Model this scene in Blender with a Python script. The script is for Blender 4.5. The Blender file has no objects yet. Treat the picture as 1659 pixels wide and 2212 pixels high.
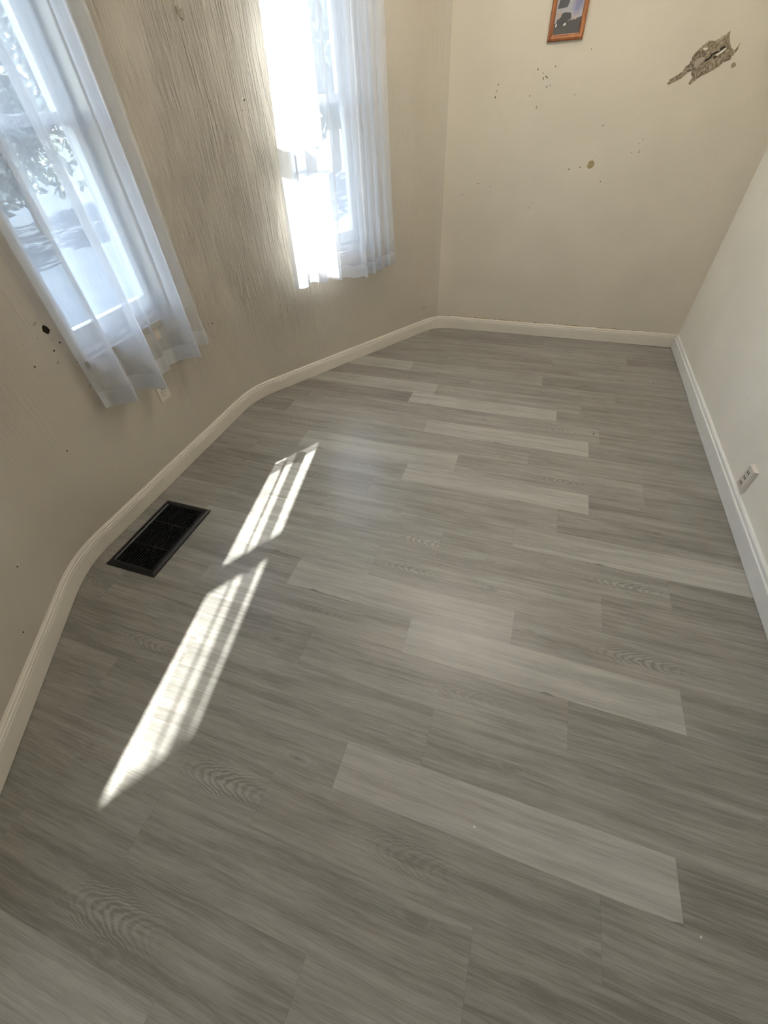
import bpy, bmesh, math, random
from mathutils import Vector, Matrix

S = 1.418            # metres per survey unit (camera height = 1 unit)
scene = bpy.context.scene
col = scene.collection
random.seed(7)

# ------------------------------------------------------------------ camera
cam_d = bpy.data.cameras.new('camera')
cam = bpy.data.objects.new('camera', cam_d); col.objects.link(cam)
cam_d.sensor_fit = 'AUTO'; cam_d.sensor_width = 36.0
cam_d.lens = 36.0 * 883.415 / 2212.0
cam_d.clip_start = 0.02; cam_d.clip_end = 300
R = ((0.948842, 0.31303213, -0.04134902),
     (0.19801443, -0.69191824, -0.69429059),
     (-0.2459454, 0.65058438, -0.71850597))   # rows: right, down, forward in world axes
rt = Vector(R[0]).normalized(); dn = Vector(R[1]); fw = Vector(R[2]).normalized()
up = -(dn - rt * dn.dot(rt)).normalized(); bk = rt.cross(up)
m = Matrix((rt, up, bk)).transposed().to_4x4(); m.translation = (0, 0, S)
cam.matrix_world = m
scene.camera = cam

# ------------------------------------------------------------------ light
SUN_TAN = 0.705
SUN_H = (0.171, -0.985)
SUN_STRENGTH = 47.0
SKY_STRENGTH = 1.85
EXPOSURE = 0.36
wd = bpy.data.worlds.new('World'); scene.world = wd; wd.use_nodes = True
nt = wd.node_tree; bg = nt.nodes['Background']
sky = nt.nodes.new('ShaderNodeTexSky'); sky.sky_type = 'NISHITA'; sky.sun_disc = False
sky.sun_elevation = math.atan(SUN_TAN); sky.sun_rotation = math.atan2(-SUN_H[0], -SUN_H[1])
sky.dust_density = 0.4; sky.ozone_density = 1.0; sky.air_density = 1.0
hs = nt.nodes.new('ShaderNodeHueSaturation'); hs.inputs['Saturation'].default_value = 0.66
nt.links.new(sky.outputs[0], hs.inputs['Color']); nt.links.new(hs.outputs[0], bg.inputs[0]); bg.inputs[1].default_value = SKY_STRENGTH
sun_d = bpy.data.lights.new('sun', 'SUN'); sun = bpy.data.objects.new('sun', sun_d); col.objects.link(sun)
sun_d.energy = SUN_STRENGTH; sun_d.angle = math.radians(0.6); sun_d.color = (1.0, 0.965, 0.90)
sd = Vector((SUN_H[0], SUN_H[1], -SUN_TAN)).normalized()
sun.rotation_euler = sd.to_track_quat('-Z', 'Y').to_euler(); sun.location = (-2, 8, 6)
FILL_LAMPS = {'ceiling': 75.0, 'next': 0.0}  # power of the added fill, which lifts walls the windows leave dark

vs = scene.view_settings
scene.display_settings.display_device = 'sRGB'
vs.view_transform = 'Standard'; vs.look = 'None'; vs.exposure = EXPOSURE; vs.gamma = 1.0
vs.use_curve_mapping = False
cy = scene.cycles
cy.max_bounces = 12; cy.diffuse_bounces = 6; cy.glossy_bounces = 4; cy.transmission_bounces = 10
cy.transparent_max_bounces = 40; cy.caustics_reflective = False; cy.caustics_refractive = False
cy.use_adaptive_sampling = True; cy.adaptive_threshold = 0.025; cy.use_denoising = True; cy.sample_clamp_indirect = 6.0

# ------------------------------------------------------------------ node helpers
class NT:
    def __init__(s, name):
        s.m = bpy.data.materials.new(name); s.m.use_nodes = True
        s.t = s.m.node_tree; s.t.nodes.clear()
        s.out = s.t.nodes.new('ShaderNodeOutputMaterial')
    def n(s, typ, ins=None, out=0, **attrs):
        nd = s.t.nodes.new(typ)
        for k, v in attrs.items(): setattr(nd, k, v)
        for k, v in (ins or {}).items(): s.put(nd.inputs[k], v)
        return nd.outputs[out]
    def put(s, sock, v):
        if isinstance(v, bpy.types.NodeSocket): s.t.links.new(v, sock)
        else:
            if sock.type == 'RGBA' and isinstance(v, (tuple, list)) and len(v) == 3: v = (*v, 1)
            sock.default_value = v
    def ma(s, op, a, b=0.0, c=0.0, clamp=False):
        return s.n('ShaderNodeMath', {0: a, 1: b, 2: c}, operation=op, use_clamp=clamp)
    def mix(s, f, a, b, mode='MIX'):
        nd = s.t.nodes.new('ShaderNodeMix'); nd.data_type = 'RGBA'; nd.blend_type = mode
        s.put(nd.inputs[0], f); s.put(nd.inputs[6], a); s.put(nd.inputs[7], b)
        return nd.outputs[2]
    def ramp(s, v, lo, hi, a=0.0, b=1.0, smooth=True):
        return s.n('ShaderNodeMapRange', {0: v, 1: lo, 2: hi, 3: a, 4: b}, interpolation_type='SMOOTHSTEP' if smooth else 'LINEAR')
    def vec(s, x, y, z=0.0):
        return s.n('ShaderNodeCombineXYZ', {0: x, 1: y, 2: z})
    def noise(s, v, scale=1.0, detail=4.0, rough=0.55, dist=0.0, out=0):
        return s.n('ShaderNodeTexNoise', {'Vector': v, 'Scale': scale, 'Detail': detail, 'Roughness': rough, 'Distortion': dist}, out=out)
    def bump(s, h, strength=0.3, dist=0.002, normal=None):
        i = {'Strength': strength, 'Distance': dist, 'Height': h}
        if normal is not None: i['Normal'] = normal
        return s.n('ShaderNodeBump', i)
    def bsdf(s, color, rough=0.5, spec=0.4, normal=None, **kw):
        i = {'Base Color': color, 'Roughness': rough, 'Specular IOR Level': spec}
        if normal is not None: i['Normal'] = normal
        i.update(kw)
        return s.n('ShaderNodeBsdfPrincipled', i)
    def done(s, sh):
        s.t.links.new(sh, s.out.inputs[0]); return s.m
    def uv(s):
        o = s.n('ShaderNodeUVMap'); sep = s.t.nodes.new('ShaderNodeSeparateXYZ')
        s.t.links.new(o, sep.inputs[0]); return sep.outputs[0], sep.outputs[1]
    def obj(s):
        return s.n('ShaderNodeTexCoord', out=3)
    def attr(s, name):
        return s.n('ShaderNodeAttribute', attribute_name=name, out=2)

def plain(name, color, rough=0.5, spec=0.4, vary=0.06, scale=30.0, bump=0.0, bscale=200.0):
    t = NT(name); o = t.obj()
    f = t.noise(o, scale, 3)
    c = t.mix(f, tuple(x * (1 - vary) for x in color), tuple(min(1, x * (1 + vary)) for x in color))
    nrm = t.bump(t.noise(o, bscale, 3), bump, 0.001) if bump else None
    return t.done(t.bsdf(c, rough, spec, nrm))

# ------------------------------------------------------------------ floor material
def floor_material():
    t = NT('grey_wood_plank')
    u, v = t.uv()
    tone, seed = t.attr('tone'), t.attr('seed')
    figx, figs, crk = t.attr('figx'), t.attr('figs'), t.attr('crack')
    kx, ky, w = t.attr('knot_u'), t.attr('knot_v'), t.attr('width')
    so = t.ma('MULTIPLY', seed, 37.0)
    A = lambda x, y: t.ma('ADD', x, y)
    M = lambda x, y: t.ma('MULTIPLY', x, y)
    SB = lambda x, y: t.ma('SUBTRACT', x, y)
    pu = A(u, so)
    # gentle waviness of the grain
    wob = M(SB(t.noise(t.vec(M(pu, 2.2), M(v, 9.0), so), 1.0, 2), 0.5), 0.03)
    vw = A(v, wob)
    broad = t.noise(t.vec(M(pu, 1.6), M(vw, 26.0), so), 1.0, 3, 0.5)
    streak = t.noise(t.vec(M(pu, 3.0), M(vw, 95.0), so), 1.0, 5, 0.6)
    fine = t.noise(t.vec(M(pu, 14.0), M(vw, 420.0), so), 1.0, 3, 0.6)
    patch = t.noise(t.vec(M(pu, 4.5), M(v, 9.0), so), 1.0, 3, 0.5)
    val = A(t.ramp(broad, 0.3, 0.72, -0.5, 0.5), M(t.ramp(streak, 0.34, 0.67, -0.5, 0.5), 0.85))
    val = A(val, M(t.ramp(fine, 0.34, 0.66, -0.5, 0.5), 0.8))
    val = A(val, M(t.ramp(patch, 0.3, 0.7, -0.5, 0.5), 0.45))
    # cathedral figure: stacked wavy arches
    du = SB(u, figx); vc = M(w, 0.46)
    vv = t.ma('DIVIDE', SB(v, vc), 0.055)
    vv2 = M(vv, vv)
    nz = SB(t.noise(t.vec(M(pu, 26.0), M(v, 55.0), so), 1.0, 3, 0.6), 0.5)
    cont = A(A(SB(0.0, du), M(vv2, 0.21)), M(nz, 0.055))
    ring = t.n('ShaderNodeMath', {0: M(cont, 2 * math.pi / 0.030)}, operation='SINE')
    win = t.ma('POWER', 2.718, SB(0.0, A(M(M(du, du), 75.0), M(M(vv2, vv2), 0.5))))
    arch = M(M(ring, win), figs)
    val = A(val, M(arch, 0.95))
    # a knot
    ku = t.ma('DIVIDE', SB(u, kx), 0.019); kv = t.ma('DIVIDE', SB(v, ky), 0.0085)
    kd = t.ma('SQRT', A(M(ku, ku), M(kv, kv)))
    kd = t.ma('ABSOLUTE', A(kd, M(nz, 2.6)))
    knot = t.ramp(kd, 0.15, 1.1, 1.0, 0.0)
    kr = M(t.n('ShaderNodeMath', {0: M(kd, 4.2)}, operation='SINE'), t.ramp(kd, 0.6, 4.0, 0.30, 0.0))
    val = SB(A(val, kr), M(knot, 1.0))
    # dark shake along the near edge of a pale board
    cu = t.ma('ABSOLUTE', SB(u, crk))
    cw = t.ramp(t.ma('ADD', cu, M(nz, 0.03)), 0.0, 0.022, 0.0085, 0.0022, False)
    ck = M(t.ramp(SB(A(v, M(nz, 0.006)), cw), -0.002, 0.002, 1.0, 0.0), t.ramp(cu, 0.02, 0.13, 1.0, 0.0))
    # colour
    lo = t.mix(tone, (0.150, 0.140, 0.124), (0.295, 0.285, 0.260))
    hi = t.mix(tone, (0.292, 0.277, 0.251), (0.435, 0.422, 0.386))
    c = t.mix(t.ramp(val, -0.95, 0.95, 0, 1, False), lo, hi)
    hue = t.noise(t.vec(M(pu, 1.3), M(v, 6.0), so), 1.0, 2)
    c = t.mix(t.ramp(hue, 0.35, 0.65, 0, 0.35), c, t.mix(1.0, c, (1.03, 0.97, 0.97), 'MULTIPLY'))
    c = t.mix(M(ck, 0.68), c, (0.085, 0.076, 0.064))
    # joints
    e1 = t.ma('MINIMUM', v, SB(w, v)); e2 = t.ma('MINIMUM', u, SB(0.9144, u))
    e = t.ma('MINIMUM', e1, e2)
    c = t.mix(t.ramp(e, 0.0003, 0.0011, 0.26, 0.0), c, (0.09, 0.082, 0.072))
    h = A(M(fine, 0.5), M(t.ramp(e, 0.0, 0.0014), 0.5))
    h = A(h, M(streak, 0.5))
    nrm = t.bump(h, 0.22, 0.0012)
    rg = t.ramp(streak, 0.3, 0.7, 0.30, 0.39)
    return t.done(t.bsdf(c, rg, 0.5, nrm))

def wall_material(name, color, brush, rough, span=None):
    """painted plaster; brush = how strong the vertical combing is"""
    t = NT(name); u, v = t.uv()
    M = lambda x, y: t.ma('MULTIPLY', x, y)
    A = lambda x, y: t.ma('ADD', x, y)
    wob = M(t.noise(t.vec(M(u, 3.0), M(v, 2.0)), 1.0, 2), 0.035)
    uw = A(u, wob)
    comb = t.noise(t.vec(M(uw, 58.0), M(v, 1.9)), 1.0, 4, 0.62)
    comb2 = t.noise(t.vec(M(uw, 130.0), M(v, 3.4), 3.0), 1.0, 3, 0.6)
    region = t.ramp(t.noise(t.vec(M(u, 5.0), M(v, 1.7), 5.0), 1.0, 2), 0.30, 0.62, 0.35, 1.0)
    low = t.ramp(v, 0.10, 0.75, 0.18, 1.0)
    amt = M(M(region, low), brush)
    if span:
        amt = M(amt, A(M(M(t.ramp(u, span[0] - .25, span[0] + .05), t.ramp(u, span[1] - .02, span[1] + .20, 1.0, 0.0)), 0.88), 0.12))
    ridg = t.ma('ABSOLUTE', t.ma('SUBTRACT', comb, 0.5))
    h = M(A(M(t.ramp(ridg, 0.0, 0.13, -0.62, 0.38), 1.0), M(t.ma('SUBTRACT', comb2, 0.5), 1.5)), amt)
    lumps = t.noise(t.vec(M(u, 24.0), M(v, 16.0), 9.0), 1.0, 3)
    orange = t.noise(t.vec(M(u, 420.0), M(v, 420.0)), 1.0, 2)
    weave = t.noise(t.vec(M(u, 260.0), M(v, 12.0)), 1.0, 2)
    h = A(h, A(M(lumps, 0.13), A(M(orange, 0.03), M(weave, 0.04))))
    nrm = t.bump(h, 1.0, 0.0058)
    big = t.noise(t.vec(M(u, 2.2), M(v, 2.2), 2.0), 1.0, 4)
    c = t.mix(t.ramp(big, 0.3, 0.7), tuple(x * 0.955 for x in color), tuple(min(1, x * 1.03) for x in color))
    scuff = t.noise(t.vec(M(u, 9.0), M(v, 7.0), 12.0), 1.0, 6, 0.7)
    c = t.mix(t.ramp(scuff, 0.66, 0.80, 0, 0.22), c, tuple(x * 0.62 for x in color))
    return t.done(t.bsdf(c, rough, 0.35, nrm))

M_FLOOR = floor_material()
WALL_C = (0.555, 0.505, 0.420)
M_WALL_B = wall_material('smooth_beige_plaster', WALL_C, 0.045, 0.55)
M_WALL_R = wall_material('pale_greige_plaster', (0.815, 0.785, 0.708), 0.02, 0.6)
M_CEIL = plain('white_ceiling_paint', (0.74, 0.72, 0.67), 0.8, 0.2, 0.03, 6)
M_BASE = plain('cream_vinyl_base', (0.66, 0.61, 0.53), 0.38, 0.4, 0.03, 12)
M_BASE_R = plain('white_vinyl_base', (0.76, 0.76, 0.74), 0.42, 0.4, 0.06, 25)
M_TRIM = plain('white_window_paint', (0.48, 0.49, 0.50), 0.4, 0.4, 0.03, 8)
M_TRACK = plain('grey_sash_track', (0.24, 0.25, 0.26), 0.5, 0.3, 0.05, 8)
M_STOOL = plain('shadow_toned_sill', (0.36, 0.34, 0.31), 0.5, 0.3, 0.05, 8)  # stool colour darkened to stand in for the shadow gap at the sill
M_BLACK = plain('black_enamel_metal', (0.007, 0.007, 0.008), 0.30, 0.28, 0.2, 60)
M_VOID = plain('duct_dark', (0.004, 0.004, 0.004), 0.9, 0.05)
M_HOLE = plain('dark_hole', (0.030, 0.024, 0.018), 0.95, 0.05, 0.3, 300)
M_SCUFF = plain('scuff_grey', (0.34, 0.30, 0.235), 0.9, 0.1, 0.25, 200)
M_CHIP = plain('paint_ring', (0.62, 0.57, 0.49), 0.6, 0.2)
M_PLUG = plain('tan_filler', (0.30, 0.235, 0.13), 0.7, 0.2, 0.45, 160, 0.5, 400)
M_OUTLET = plain('ivory_plastic', (0.60, 0.56, 0.48), 0.35, 0.45, 0.03)
M_OUTLET2 = plain('painted_over_plastic', (0.62, 0.575, 0.52), 0.5, 0.4, 0.05)
M_SLOT = plain('slot_dark', (0.018, 0.014, 0.011), 0.8, 0.1)
M_FILL_BOWL = plain('fill_lamp_bowl', (0.85, 0.82, 0.75), 0.4, 0.4)  # bowl of the added fill light
M_CAULK = plain('ragged_yellow_caulk', (0.30, 0.22, 0.10), 0.8, 0.1, 0.5, 90)
M_ROD = plain('white_enamel_rod', (0.75, 0.75, 0.73), 0.35, 0.5)

def glass_material(name, tint, refl=1.0):
    t = NT(name)
    fc = t.n('ShaderNodeLayerWeight', {'Blend': 0.5}, out=1)
    fr = t.ma('ADD', t.ma('MULTIPLY', t.ma('POWER', fc, 5.0), 0.55 * refl), 0.03 * refl)
    g = t.n('ShaderNodeBsdfGlossy', {'Color': (0.9, 0.9, 0.9, 1), 'Roughness': 0.02})
    tr = t.n('ShaderNodeBsdfTransparent', {'Color': (*tint, 1)})
    return t.done(t.n('ShaderNodeMixShader', {0: fr, 1: tr, 2: g}))
M_GLASS = glass_material('window_glass', (0.93, 0.96, 0.97))
M_PGLASS = glass_material('picture_glass', (0.97, 0.97, 0.97), 0.35)

def sheer_material(name, openness):
    """thin white voile: gaps between threads let light straight through"""
    t = NT(name); u, v = t.uv()
    th = t.noise(t.vec(t.ma('MULTIPLY', u, 500.0), t.ma('MULTIPLY', v, 14.0)), 1.0, 2)
    f = t.ramp(th, 0.25, 0.75, openness + 0.05, openness - 0.05)
    tr = t.n('ShaderNodeBsdfTransparent', {'Color': (1, 1, 1, 1)})
    cl = (0.76, 0.77, 0.79)
    df = t.n('ShaderNodeBsdfDiffuse', {'Color': (*cl, 1)})
    tl = t.n('ShaderNodeBsdfTranslucent', {'Color': (*cl, 1)})
    cloth = t.n('ShaderNodeMixShader', {0: 0.38, 1: df, 2: tl})
    return t.done(t.n('ShaderNodeMixShader', {0: f, 1: cloth, 2: tr}))
M_SHEER = sheer_material('white_sheer_voile', 0.42)
M_HEM = sheer_material('white_sheer_hem', 0.22)

def oak_material():
    t = NT('honey_oak'); o = t.obj()
    mp = t.n('ShaderNodeMapping', {'Vector': o, 'Scale': (60, 60, 9)})
    f = t.noise(mp, 1.0, 5, 0.6)
    c = t.mix(t.ramp(f, 0.3, 0.7), (0.16, 0.050, 0.013), (0.34, 0.128, 0.040))
    return t.done(t.bsdf(c, 0.35, 0.45))
M_OAK = oak_material()

def damage_material():
    t = NT('torn_plaster'); o = t.obj()
    a = t.noise(o, 90.0, 6, 0.65); b = t.noise(o, 28.0, 4)
    c = t.mix(t.ramp(a, 0.32, 0.68), (0.155, 0.118, 0.080), (0.42, 0.355, 0.27))
    c = t.mix(t.ramp(b, 0.56, 0.72, 0, 0.5), c, (0.20, 0.165, 0.125))
    return t.done(t.bsdf(c, 0.9, 0.1, t.bump(a, 0.8, 0.004)))
M_DAMAGE = damage_material()

# ------------------------------------------------------------------ object helpers
def link(name, bm, mats, parent=None, smooth=False, loc=None):
    me = bpy.data.meshes.new(name); bm.to_mesh(me); bm.free()
    for mt in (mats if isinstance(mats, (list, tuple)) else [mats]): me.materials.append(mt)
    if smooth: me.polygons.foreach_set('use_smooth', [True] * len(me.polygons))
    o = bpy.data.objects.new(name, me); col.objects.link(o)
    if parent: o.parent = parent
    if loc is not None: o.location = loc
    return o
def structure(o): o['kind'] = 'structure'; return o
def tag(o, label, cat, group=None):
    o['label'] = label; o['category'] = cat
    if group: o['group'] = group
    return o
def empty(name, loc=(0, 0, 0), rz=0.0):
    o = bpy.data.objects.new(name, None); col.objects.link(o); o.empty_display_size = 0.05
    o.location = loc; o.rotation_euler = (0, 0, rz); return o
def box(bm, x0, x1, y0, y1, z0, z1, mi=0):
    vs_ = [bm.verts.new((x, y, z)) for z in (z0, z1) for y in (y0, y1) for x in (x0, x1)]
    for q in ((0, 2, 3, 1), (4, 5, 7, 6), (0, 1, 5, 4), (2, 6, 7, 3), (0, 4, 6, 2), (1, 3, 7, 5)):
        f = bm.faces.new([vs_[i] for i in q]); f.material_index = mi
    return vs_
def bevel(bm, w, seg=2):
    bmesh.ops.bevel(bm, geom=bm.edges[:], offset=w, segments=seg, affect='EDGES', profile=0.6)
def bbox_mesh(*b, bev=0.0):
    bm = bmesh.new(); box(bm, *b)
    if bev: bevel(bm, bev)
    return bm
def tube(bm, pts, r, n=12):
    rings = []
    for i, p in enumerate(pts):
        d = (Vector(pts[min(i + 1, len(pts) - 1)]) - Vector(pts[max(i - 1, 0)])).normalized()
        a = d.orthogonal().normalized(); b = d.cross(a)
        rr = r[i] if isinstance(r, (list, tuple)) else r
        rings.append([bm.verts.new(Vector(p) + (a * math.cos(k * 2 * math.pi / n) + b * math.sin(k * 2 * math.pi / n)) * rr) for k in range(n)])
    for q in range(len(rings) - 1):
        for k in range(n):
            bm.faces.new((rings[q][k], rings[q][(k + 1) % n], rings[q + 1][(k + 1) % n], rings[q + 1][k]))
    bm.faces.new(rings[0][::-1]); bm.faces.new(rings[-1])

# ------------------------------------------------------------------ room outline (survey units)
def isect(p, d, q, e):
    det = d[0] * -e[1] + e[0] * d[1]
    a = ((q[0] - p[0]) * -e[1] + e[0] * (q[1] - p[1])) / det
    return (p[0] + d[0] * a, p[1] + d[1] * a)
XL, XR, YB = -1.168, 0.735, 2.458
TR = (0.53234, 0.84653); NR = (0.84653, -0.53234)       # rear bay side: along, inward
PR = (-1.0 - NR[0] * 0.010, 1.69 - NR[1] * 0.010)
TF = (-0.49534, 0.86870); NF = (0.86870, 0.49534)       # front bay side
PF = (-1.126 - NF[0] * 0.010, 0.362 - NF[1] * 0.010)
A = isect((XL, 0), (0, 1), PF, TF)
B = isect((XL, 0), (0, 1), PR, TR)
C = isect(PR, TR, (0, YB), (1, 0))
YFR = -0.62
D0 = (PF[0] + TF[0] * (YFR - PF[1]) / TF[1], YFR)
CORN = [(D0, 0), (A, 0.38), (B, 0.35), (C, 0.165), ((XR, YB), 0)]

class Path:
    """inner face of the walls from the near bay corner round to the back right corner"""
    def __init__(s):
        P = []          # (x, y)
        s.key = {}
        for i, (c, r) in enumerate(CORN):
            if r == 0: P.append(c); continue
            a = Vector(CORN[i - 1][0]) - Vector(c); b = Vector(CORN[i + 1][0]) - Vector(c)
            a.normalize(); b.normalize()
            half = math.acos(max(-1, min(1, a.dot(b)))) / 2
            tl = r / math.tan(half)
            p0 = Vector(c) + a * tl; ctr = Vector(c) + (a + b).normalized() * (r / math.sin(half))
            p1 = Vector(c) + b * tl
            n = 12
            v0 = p0 - ctr; v1 = p1 - ctr
            ang = math.atan2(v0.x * v1.y - v0.y * v1.x, v0.dot(v1))
            for k in range(n + 1):
                th = ang * k / n
                P.append((ctr.x + v0.x * math.cos(th) - v0.y * math.sin(th), ctr.y + v0.x * math.sin(th) + v0.y * math.cos(th)))
                if k == n // 2: s.key[i] = len(P) - 1
        s.P = P; s.L = [0.0]
        for a, b in zip(P, P[1:]): s.L.append(s.L[-1] + math.dist(a, b))
        s.key = {k: s.L[v] for k, v in s.key.items()}
        s.N = []
        for i in range(len(P)):
            a = P[max(i - 1, 0)]; b = P[min(i + 1, len(P) - 1)]
            d = Vector((b[0] - a[0], b[1] - a[1])).normalized(); s.N.append((d.y, -d.x))
    def at(s, l):
        l = max(0, min(s.L[-1], l))
        for i in range(len(s.L) - 1):
            if l <= s.L[i + 1] + 1e-9:
                f = (l - s.L[i]) / (s.L[i + 1] - s.L[i])
                p = [s.P[i][k] * (1 - f) + s.P[i + 1][k] * f for k in (0, 1)]
                n = Vector([s.N[i][k] * (1 - f) + s.N[i + 1][k] * f for k in (0, 1)]).normalized()
                return p, n
    def of(s, p):
        best = None
        for i in range(len(s.L) - 1):
            a = Vector(s.P[i]); b = Vector(s.P[i + 1]); d = b - a
            f = max(0, min(1, (Vector(p) - a).dot(d) / d.length_squared))
            q = (Vector(p) - a - d * f).length
            if best is None or q < best[0]: best = (q, s.L[i] + f * d.length)
        return best[1]
    def samples(s, l0, l1, extra=()):
        v = sorted(set([round(x, 6) for x in [l0, l1, *extra] + [x for x in s.L if l0 < x < l1]]))
        o = [v[0]]
        for x in v[1:]:
            if x - o[-1] > 1e-5: o.append(x)
        return o
path = Path()
CEIL = 1.725
WT = 0.115            # wall thickness

# window openings: distance along the path, sill and head heights
W1 = (path.of((XL, 0.790)), path.of((XL, 1.150)))
def rear(s): return (PR[0] + TR[0] * s, PR[1] + TR[1] * s)
W2 = (path.of(rear(0.090)), path.of(rear(0.421)))
ZS, ZH = 0.505, 1.550
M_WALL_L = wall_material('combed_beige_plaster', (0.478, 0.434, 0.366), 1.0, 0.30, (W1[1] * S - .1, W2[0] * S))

def wall(name, l0, l1, mat, opening=None):
    bm = bmesh.new(); uvl = bm.loops.layers.uv.new('UVMap')
    ls = path.samples(l0, l1, opening or ())
    zs = [-0.03, 0.07] + ([ZS, ZH] if opening else [0.8]) + [CEIL]
    inn, outr = {}, {}
    for i, l in enumerate(ls):
        p, n = path.at(l)
        for j, z in enumerate(zs):
            inn[i, j] = bm.verts.new((p[0] * S, p[1] * S, z * S))
            outr[i, j] = bm.verts.new(((p[0] - n[0] * WT) * S, (p[1] - n[1] * WT) * S, z * S))
    def face(q, uvs, sm=True):
        f = bm.faces.new(q); f.smooth = sm
        for lp, c in zip(f.loops, uvs): lp[uvl].uv = c
    for i in range(len(ls) - 1):
        for j in range(len(zs) - 1):
            if opening and zs[j] == ZS and ls[i] >= opening[0] - 1e-4 and ls[i + 1] <= opening[1] + 1e-4: continue
            uvs = [(ls[i] * S, zs[j] * S), (ls[i + 1] * S, zs[j] * S), (ls[i + 1] * S, zs[j + 1] * S), (ls[i] * S, zs[j + 1] * S)]
            face([inn[i, j], inn[i + 1, j], inn[i + 1, j + 1], inn[i, j + 1]], uvs)
            face([outr[i, j + 1], outr[i + 1, j + 1], outr[i + 1, j], outr[i, j]], uvs[::-1])
    def strip(cs):     # separate vertices keep the edge crisp
        vs_ = [bm.verts.new(c) for c in cs]
        face(vs_, [(0, 0), (0.2, 0), (0.2, 1), (0, 1)], False)
    def c3(l, d, z):
        p, n = path.at(l); return ((p[0] - n[0] * d) * S, (p[1] - n[1] * d) * S, z * S)
    strip([c3(l0, 0, -0.03), c3(l0, WT, -0.03), c3(l0, WT, CEIL), c3(l0, 0, CEIL)])
    strip([c3(l1, 0, -0.03), c3(l1, WT, -0.03), c3(l1, WT, CEIL), c3(l1, 0, CEIL)])
    strip([c3(l0, 0, CEIL), c3(l0, WT, CEIL), c3(l1, WT, CEIL), c3(l1, 0, CEIL)])
    if opening:
        a, b = opening
        strip([c3(a, 0, ZS), c3(a, WT, ZS), c3(a, WT, ZH), c3(a, 0, ZH)])
        strip([c3(b, 0, ZS), c3(b, WT, ZS), c3(b, WT, ZH), c3(b, 0, ZH)])
        strip([c3(a, 0, ZS), c3(a, WT, ZS), c3(b, WT, ZS), c3(b, 0, ZS)])
        strip([c3(a, 0, ZH), c3(a, WT, ZH), c3(b, WT, ZH), c3(b, 0, ZH)])
    return structure(link(name, bm, mat))
kA, kB, kC = path.key[1], path.key[2], path.key[3]
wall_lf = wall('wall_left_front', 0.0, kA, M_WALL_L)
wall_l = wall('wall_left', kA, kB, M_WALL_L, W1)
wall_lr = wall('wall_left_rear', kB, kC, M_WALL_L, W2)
wall_b = wall('wall_back', kC, path.L[-1], M_WALL_B)

def flat_wall(name, p0, p1, mat, t=0.1):
    """straight wall slab, interior to the right of travel p0->p1"""
    bm = bmesh.new(); uvl = bm.loops.layers.uv.new('UVMap')
    d = Vector((p1[0] - p0[0], p1[1] - p0[1])); L = d.length; d.normalize(); n = Vector((d.y, -d.x))
    pts = [(p0[0], p0[1]), (p1[0], p1[1]), (p1[0] - n.x * t, p1[1] - n.y * t), (p0[0] - n.x * t, p0[1] - n.y * t)]
    lo = [bm.verts.new((x * S, y * S, -0.03 * S)) for x, y in pts]; hi = [bm.verts.new((x * S, y * S, CEIL * S)) for x, y in pts]
    for i in range(4):
        k = (i + 1) % 4
        f = bm.faces.new((lo[i], lo[k], hi[k], hi[i])); w_ = L if i % 2 == 0 else t
        for lp, c in zip(f.loops, ((0, 0), (w_ * S, 0), (w_ * S, CEIL * S), (0, CEIL * S))): lp[uvl].uv = c
    bm.faces.new(hi); bm.faces.new(lo[::-1])
    return structure(link(name, bm, mat))
YN = -2.2
wall_r = flat_wall('wall_right', (XR, YB + 0.1), (XR, YN), M_WALL_R)
flat_wall('wall_front', (XR, YN), (D0[0], YN), M_WALL_B)
flat_wall('wall_left_near', (D0[0], YN), D0, M_WALL_B)

# ------------------------------------------------------------------ ceiling
bm = bmesh.new(); box(bm, -1.35 * S, 0.85 * S, (YN - .1) * S, 2.63 * S, CEIL * S, (CEIL + 0.06) * S)
for (px, py), (nx, ny) in ((PF, NF), ((XL, 0), (1, 0)), (PR, NR), ((0, YB), (0, -1))):
    co = Vector(((px - nx * WT) * S, (py - ny * WT) * S, 0))
    g = bmesh.ops.bisect_plane(bm, geom=bm.verts[:] + bm.edges[:] + bm.faces[:], plane_co=co, plane_no=(-nx, -ny, 0), clear_outer=True)
    bmesh.ops.edgeloop_fill(bm, edges=[e for e in g['geom_cut'] if isinstance(e, bmesh.types.BMEdge)])
structure(link('ceiling', bm, M_CEIL))

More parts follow.
